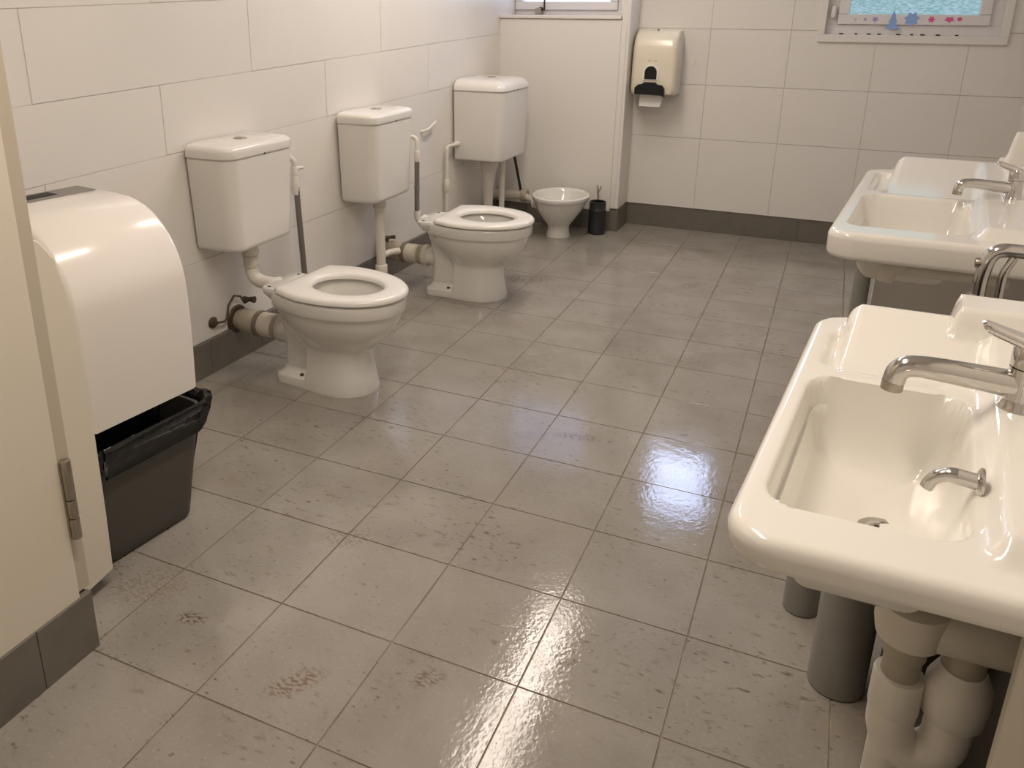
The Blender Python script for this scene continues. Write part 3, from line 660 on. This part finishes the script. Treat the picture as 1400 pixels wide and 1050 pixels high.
# ================================================================== WASHBASINS
def smooth01(x): x = max(0.0, min(1.0, x)); return x * x * (3 - 2 * x)
def basin(label, P0, slope, L, W, zr, bowl, slot, shelf, bump, ap=.046, hr=.052, hb=.086, lobe=0.0):
    t = thing('washbasin', label, 'basin', (P0[0], P0[1], zr), 0, 'washbasins')
    r = .07; re = .017
    def uf(v):
        d = 0
        if v < r: d = r - math.sqrt(max(0, r * r - (r - v) ** 2))
        if v > L - r: d = max(d, r - math.sqrt(max(0, r * r - (r - (L - v)) ** 2)))
        return d
    def sd(u, v, b, rad):
        cu, cv = (b[0] + b[1]) / 2, (b[2] + b[3]) / 2; hu, hv = (b[1] - b[0]) / 2 - rad, (b[3] - b[2]) / 2 - rad
        qu, qv = abs(u - cu) - hu, abs(v - cv) - hv
        return math.hypot(max(qu, 0), max(qv, 0)) + min(max(qu, qv), 0) - rad
    def height(u, v):
        z = 0.0
        # deck rises towards the wall
        z += .028 * smooth01((u - (bowl[1] + .012)) / .03) * smooth01((v - .05) / .05)
        # bowl
        d = -sd(u, v, bowl, .045)
        if d > -.008:
            q = max(0, min(1, (d + .008) / .075)); z -= .012 * smooth01((d + .008) / .016) + .125 * (1 - (1 - q) ** 2.6) + .014 * max(0, min(1, (d - .04) / .06))
            if d > 0: z -= .028 * smooth01((u - (bowl[1] + .012)) / .03) * 0
        # soap slot
        d = -sd(u, v, slot, .015); z -= .020 * smooth01((d + .003) / .014)
        # scoop-shaped shelf and raised back
        if u > shelf[0] - .012:
            k = smooth01((u - (shelf[0] - .012)) / .016)
            low = -.010 * smooth01((v - shelf[2]) / .02) * (1 - smooth01((u - bowl[1] - .01) / .03))
            q = max(0, min(1, (v - (shelf[2] + .03)) / (shelf[3] - shelf[2] - .03)))
            up = hr * q ** 1.6 * (1 - .35 * (1 - smooth01((u - shelf[0] + .006) / .028)))
            fall = 1 - smooth01((v - shelf[3] - .012) / .022)
            z += k * (low * (1 - q) + up * fall * (1 - (.028 / hr) * smooth01((u - (bowl[1] + .012)) / .03) * q))
        # taller block beside the wall
        kb = smooth01((u - bump[0]) / .022) * smooth01((v - bump[1]) / .03)
        fb = 1 - smooth01((v - (L - .035)) / .025)
        if kb * fb > .01: z = max(z, kb * fb * (hb + lobe * smooth01((u - bump[0] - .035) / .02)))
        return z
    nu, nv = 104, 150
    us = [i / nu for i in range(nu + 1)]; us = [(.5 - .5 * math.cos(PI * q)) * .35 + q * .65 for q in us]
    vs_ = [i / nv for i in range(nv + 1)]; vs_ = [(.5 - .5 * math.cos(PI * q)) * .55 + q * .45 for q in vs_]
    bm = bmesh.new(); G = []
    for q in vs_:
        v = q * L; row = []; f0 = uf(v)
        for p in us:
            u = f0 + p * (W - f0); z = height(u, v)
            de = min(v, L - v, u) if f0 == 0 else None
            # distance to the outline (front, near and far edges)
            if v < r and u < r: de = r - math.hypot(r - u, r - v)
            elif v > L - r and u < r: de = r - math.hypot(r - u, r - (L - v))
            else: de = min(u, v, L - v)
            de = max(de, 0)
            if de < re: z -= re - math.sqrt(max(0, re * re - (re - de) ** 2))
            row.append(bm.verts.new((u + slope * v, v, z)))
        G.append(row)
    for a in range(nv):
        for b in range(nu): bm.faces.new((G[a][b], G[a][b + 1], G[a + 1][b + 1], G[a + 1][b]))
    # apron rolls under into an underside that follows the bowl
    prev = {}
    ring = [(0, b) for b in range(nu, 0, -1)] + [(a, 0) for a in range(0, nv)] + [(nv, b) for b in range(0, nu + 1)]
    cx, cy = W * .55 + slope * L / 2, L / 2
    prev = [G[a][b] for a, b in ring]
    def pulled(v0, ins, z):
        k = Vector((max(-1, min(1, (v0.co.x - cx) / (W * .5))), max(-1, min(1, (v0.co.y - cy) / (L * .5)))))
        return bm.verts.new((v0.co.x - (ins * k.x if k.x < 0 else 0), v0.co.y - ins * k.y, z))
    for dz_, ins in ((-.020, 0), (-ap + .014, .001), (-ap + .004, .004), (-ap, .010)):
        cur = [pulled(G[a][b], ins, dz_) for a, b in ring]
        for q in range(len(ring) - 1): bm.faces.new((prev[q], prev[q + 1], cur[q + 1], cur[q]))
        prev = cur
    low = {k: v for k, v in zip(ring, prev)}
    for a in range(nv + 1):
        for b in range(nu + 1):
            if (a, b) not in low: low[(a, b)] = pulled(G[a][b], .010, min(-ap, G[a][b].co.z - .022))
    for a in range(nv):
        for b in range(nu): bm.faces.new((low[(a, b)], low[(a + 1, b)], low[(a + 1, b + 1)], low[(a, b + 1)]))
    for a in range(nv): bm.faces.new((G[a][nu], low[(a, nu)], low[(a + 1, nu)], G[a + 1][nu]))
    mb = MB(); mb.bm.free(); mb.bm = bm
    bc = ((bowl[0] + bowl[1]) / 2, (bowl[2] + bowl[3]) / 2)
    mb.build('bowl', 'basin', t, smooth=60)
    dr = (bc[0] + .028 + slope * bc[1], bc[1] + .01, -.150)
    d = MB(); d.lathe([(.034, 0), (.035, .003), (.024, .0045), (.021, .0015), (.0, .0015)], dr, n=28); d.build('drain', 'chrome', t)
    for k in range(6):
        MB().lathe([(.004, 0), (.004, .0006), (.0, .0006)], (dr[0] + .013 * math.cos(k * PI / 3), dr[1] + .013 * math.sin(k * PI / 3), dr[2] + .0015), n=8).build('drain_hole', 'dark', t)
    return t
def mixer(label, loc, rz, sc=1.0, parent=None):
    t = thing('tap', label, 'tap', loc, rz, 'mixer taps', (sc,) * 3)
    MB().lathe([(.031, 0), (.031, .004), (.028, .008), (.026, .02), (.025, .06), (.0255, .068), (.0, .068)], n=32).build('body', 'chrome', t)
    MB().lathe([(.0255, .070), (.026, .085), (.025, .098), (.021, .106), (.012, .109), (.0, .110)], n=32).build('cartridge_cap', 'chrome', t)
    p = [(-.005, 0, .038), (-.05, 0, .041), (-.10, 0, .045), (-.140, 0, .047), (-.160, 0, .045), (-.172, 0, .035), (-.175, 0, .018)]
    s = MB(); path = smoothpath(p, .02, 4); n_ = len(path)
    s.tube(path, [.0215 - .0045 * min(1, i / (n_ * .5)) for i in range(n_)], 22); sp = s.build('spout', 'chrome', t)
    MB().cyl((-.175, 0, .022), (-.176, 0, .002), .0165, 20, .0015).build('aerator', 'steel', sp)
    l = MB(); rings = []
    for (x, z, hw, hh) in ((.018, .096, .021, .012), (-.010, .106, .019, .014), (-.034, .114, .016, .013), (-.054, .121, .0135, .012), (-.066, .125, .0125, .010), (-.071, .126, .009, .006)):
        rings.append([(x - .35 * hh * math.sin(a), hw * math.cos(a), z + hh * math.sin(a)) for a in [2 * PI * k / 16 for k in range(16)]])
    l.loft(rings).build('lever', 'chrome', t)
    return t
basin('near cream washbasin with mixer tap, in the right foreground', (.383, -.690), .0963, .885, .530, .75, (.040, .265, .098, .535), (.038, .070, .600, .775), (.063, .29, .575, .800), (.224, .735))
basin('far cream washbasin with mixer tap, nearer the window', (.460, .715), .108, 1.075, .571, .80, (.046, .325, .105, .560), (.042, .085, .645, .985), (.096, .36, .60, 1.030), (.385, .985), .075, .055, .075, .09)
mixer('near chrome mixer tap on the foreground washbasin', (.760, -.215, .776), math.radians(4))
mixer('far chrome mixer tap on the washbasin by the window', (.950, 1.250, .826), math.radians(4), .82)
t = thing('bubbler_spout', 'small curved chrome spout with round flange inside near basin', 'spout', (.682, -.455, .762))
MB().lathe([(.020, 0), (.020, .003), (.015, .006), (.011, .007)], (.004, 0, 0), (-1, 0, 0), 24).build('flange', 'chrome', t)
MB().tube(smoothpath([(.0, 0, 0), (-.035, 0, .004), (-.052, 0, -.006), (-.058, 0, -.022)], .018), [.011, .011, .011, .0105, .0105, .010, .0095, .009, .009, .009, .009, .009, .009, .009, .0085, .0085, .0085, .0085, .0085, .0085][:len(smoothpath([(.0, 0, 0), (-.035, 0, .004), (-.052, 0, -.006), (-.058, 0, -.022)], .018))], 18).build('pipe', 'chrome', t)
for q, (x, y) in enumerate(((.683, 1.338), (.750, 1.335))):
    tag(MB().lathe([(.006, 0), (.006, .001), (.0, .0012)], (x, y, .789), n=10).build('basin_hole', 'dark'), ('left dark hole in the shelf edge of the far basin', 'right dark hole in the shelf edge of the far basin')[q], 'hole')

# plumbing below the near basin
t = thing('waste_trap', 'white plastic trap and waste pipe under the near washbasin', 'trap', (.648, -.42, .0), math.radians(0))
TB = thing
def leg_(x0, z0, z1): return [(x0, 0, z0), (x0, 0, z1)]
c = (.034, 0, .295)
ub = [(-.001, 0, .40)] + [Vector((.037 + .038 * -math.cos(a), 0, .320 - .052 * math.sin(a))) for a in [PI * k / 14 for k in range(15)]] + [(.075, 0, .36), (.076, 0, .385)]
MB().tube(ub, .0335, 28).build('bend', 'pvc', t)
MB().cyl((-.001, 0, .34), (-.001, 0, .405), .0355, 28, .003).build('socket', 'pvc', t)
MB().cyl((-.001, 0, .38), (-.001, 0, .475), .0265, 24, .002).build('tailpiece', 'pvc_tan', t)
MB().cyl((-.001, 0, .438), (-.001, 0, .470), .0295, 24, .004).build('ring_nut', 'pvc_tan', t)
MB().lathe([(.031, 0), (.041, .012), (.0445, .04), (.044, .07), (.036, .088), (.03, .10), (.0, .10)], (.076, 0, .345), n=28).build('nut', 'pvc', t)
MB().cyl((.076, 0, .43), (.076, 0, .485), .028, 24, .003).build('riser', 'pvc_tan', t)
mb = MB(); mb.tube(smoothpath([(-.03, .0, .50), (.10, .0, .50), (.32, .02, .50)], .04), .036, 28); mb.lathe([(.02, 0), (.044, .006), (.049, .03), (.048, .065), (.03, .07)], (-.001, 0, .468), n=32); mb.build('manifold', 'pvc_old', t, smooth=50)
MB().cyl((-.03, .02, .53), (-.06, .03, .60), .040, 28, .004).build('waste_outlet', 'pvc_old', t)
MB().tube([(.0, 0, .10), (.0, 0, .30)], .026, 20).build('stand_pipe', 'pvc', t)
t = tag(MB().lathe([(.0, 0), (.056, 0), (.056, .66), (.0, .66)], (.607, -.005, 0.003), n=40).build('soil_pipe', 'pvc_grey'), 'thick grey vertical pipe under near basin, closer to the trap', 'pipe', 'grey pipes under the near basin')
tag(MB().lathe([(.0, 0), (.040, 0), (.040, .66), (.0, .66)], (.527, .212, 0.003), n=36).build('soil_pipe', 'pvc_grey'), 'thinner grey vertical pipe under near basin, further back', 'pipe', 'grey pipes under the near basin')
t = thing('support_panel', 'cream board under the near basin at the right frame edge', 'panel', (.735, -.60, 0))
MB().b2(0, .19, 0, .02, .003, .672, .002, 1).build('board', 'board', t, smooth=0)
tag(MB().tube(smoothpath([(.80, -.30, .46), (.80, -.25, .40), (.79, -.12, .2), (.80, -.1, .02)], .08), .018, 16).build('drain_hose', 'rubber'), 'black drain hose in the shade behind the trap', 'hose')

t = thing('shade_box', 'added dark brown boards imitating shade behind the near basin trap', 'box', (.69, -.10, 0))  # boards added behind the trap, coloured dark to imitate the shade there
MB().b2(.0, .25, .16, .18, .003, .66, .002, 1).build('back_board', 'panel_shade', t, smooth=0)
MB().b2(.13, .15, -.47, .16, .003, .44, .002, 1).build('side_board', 'panel_shade', t, smooth=0)
# below the far basin
tag(MB().lathe([(0, 0), (.027, 0), (.027, .72), (0, .72)], (.606, 1.50, .003), n=28).build('soil_pipe', 'pvc_grey'), 'slim grey pipe carrying the far basin, beside the pale board', 'pipe')
t = thing('support_panel', 'pale grey board standing under the far basin', 'panel', (.65, 1.60, 0))
MB().b2(0, .46, 0, .02, .003, .722, .002, 1).build('board', 'panel_w', t, smooth=0)
t = thing('waste_pipe', 'dull white waste pipe with end cap under the far basin', 'pipe', (.64, .80, .68))
MB().tube(smoothpath([(.0, 0, .018), (.05, 0, .018), (.27, .05, .0)], .03), .017, 18).build('pipe', 'pvc_old', t)
MB().tube(smoothpath([(.03, 0, .022), (-.012, 0, .022), (-.014, 0, -.02)], .02), .021, 18).build('end_cap', 'pvc_old', t)
t = thing('grab_rail', 'bent chrome grab rail between the two washbasins', 'rail', (.82, .60, 0))
MB().tube(smoothpath([(.22, 0, .825), (.0, 0, .825), (-.012, 0, .76), (.012, 0, .003)], .035), .0165, 20).build('tube', 'chrome', t)
MB().tube(smoothpath([(.045, .0, .81), (.030, .0, .77), (.038, .0, .003)], .03), .010, 16).build('brace', 'chrome', t)
MB().cyl((-.018, 0, .70), (-.018, 0, .712), .020, 18, .002).build('collar', 'steel', t)
MB().cyl((-.03, 0, .788), (.0, 0, .790), .012, 16, .002).build('lock_pin', 'steel', t)
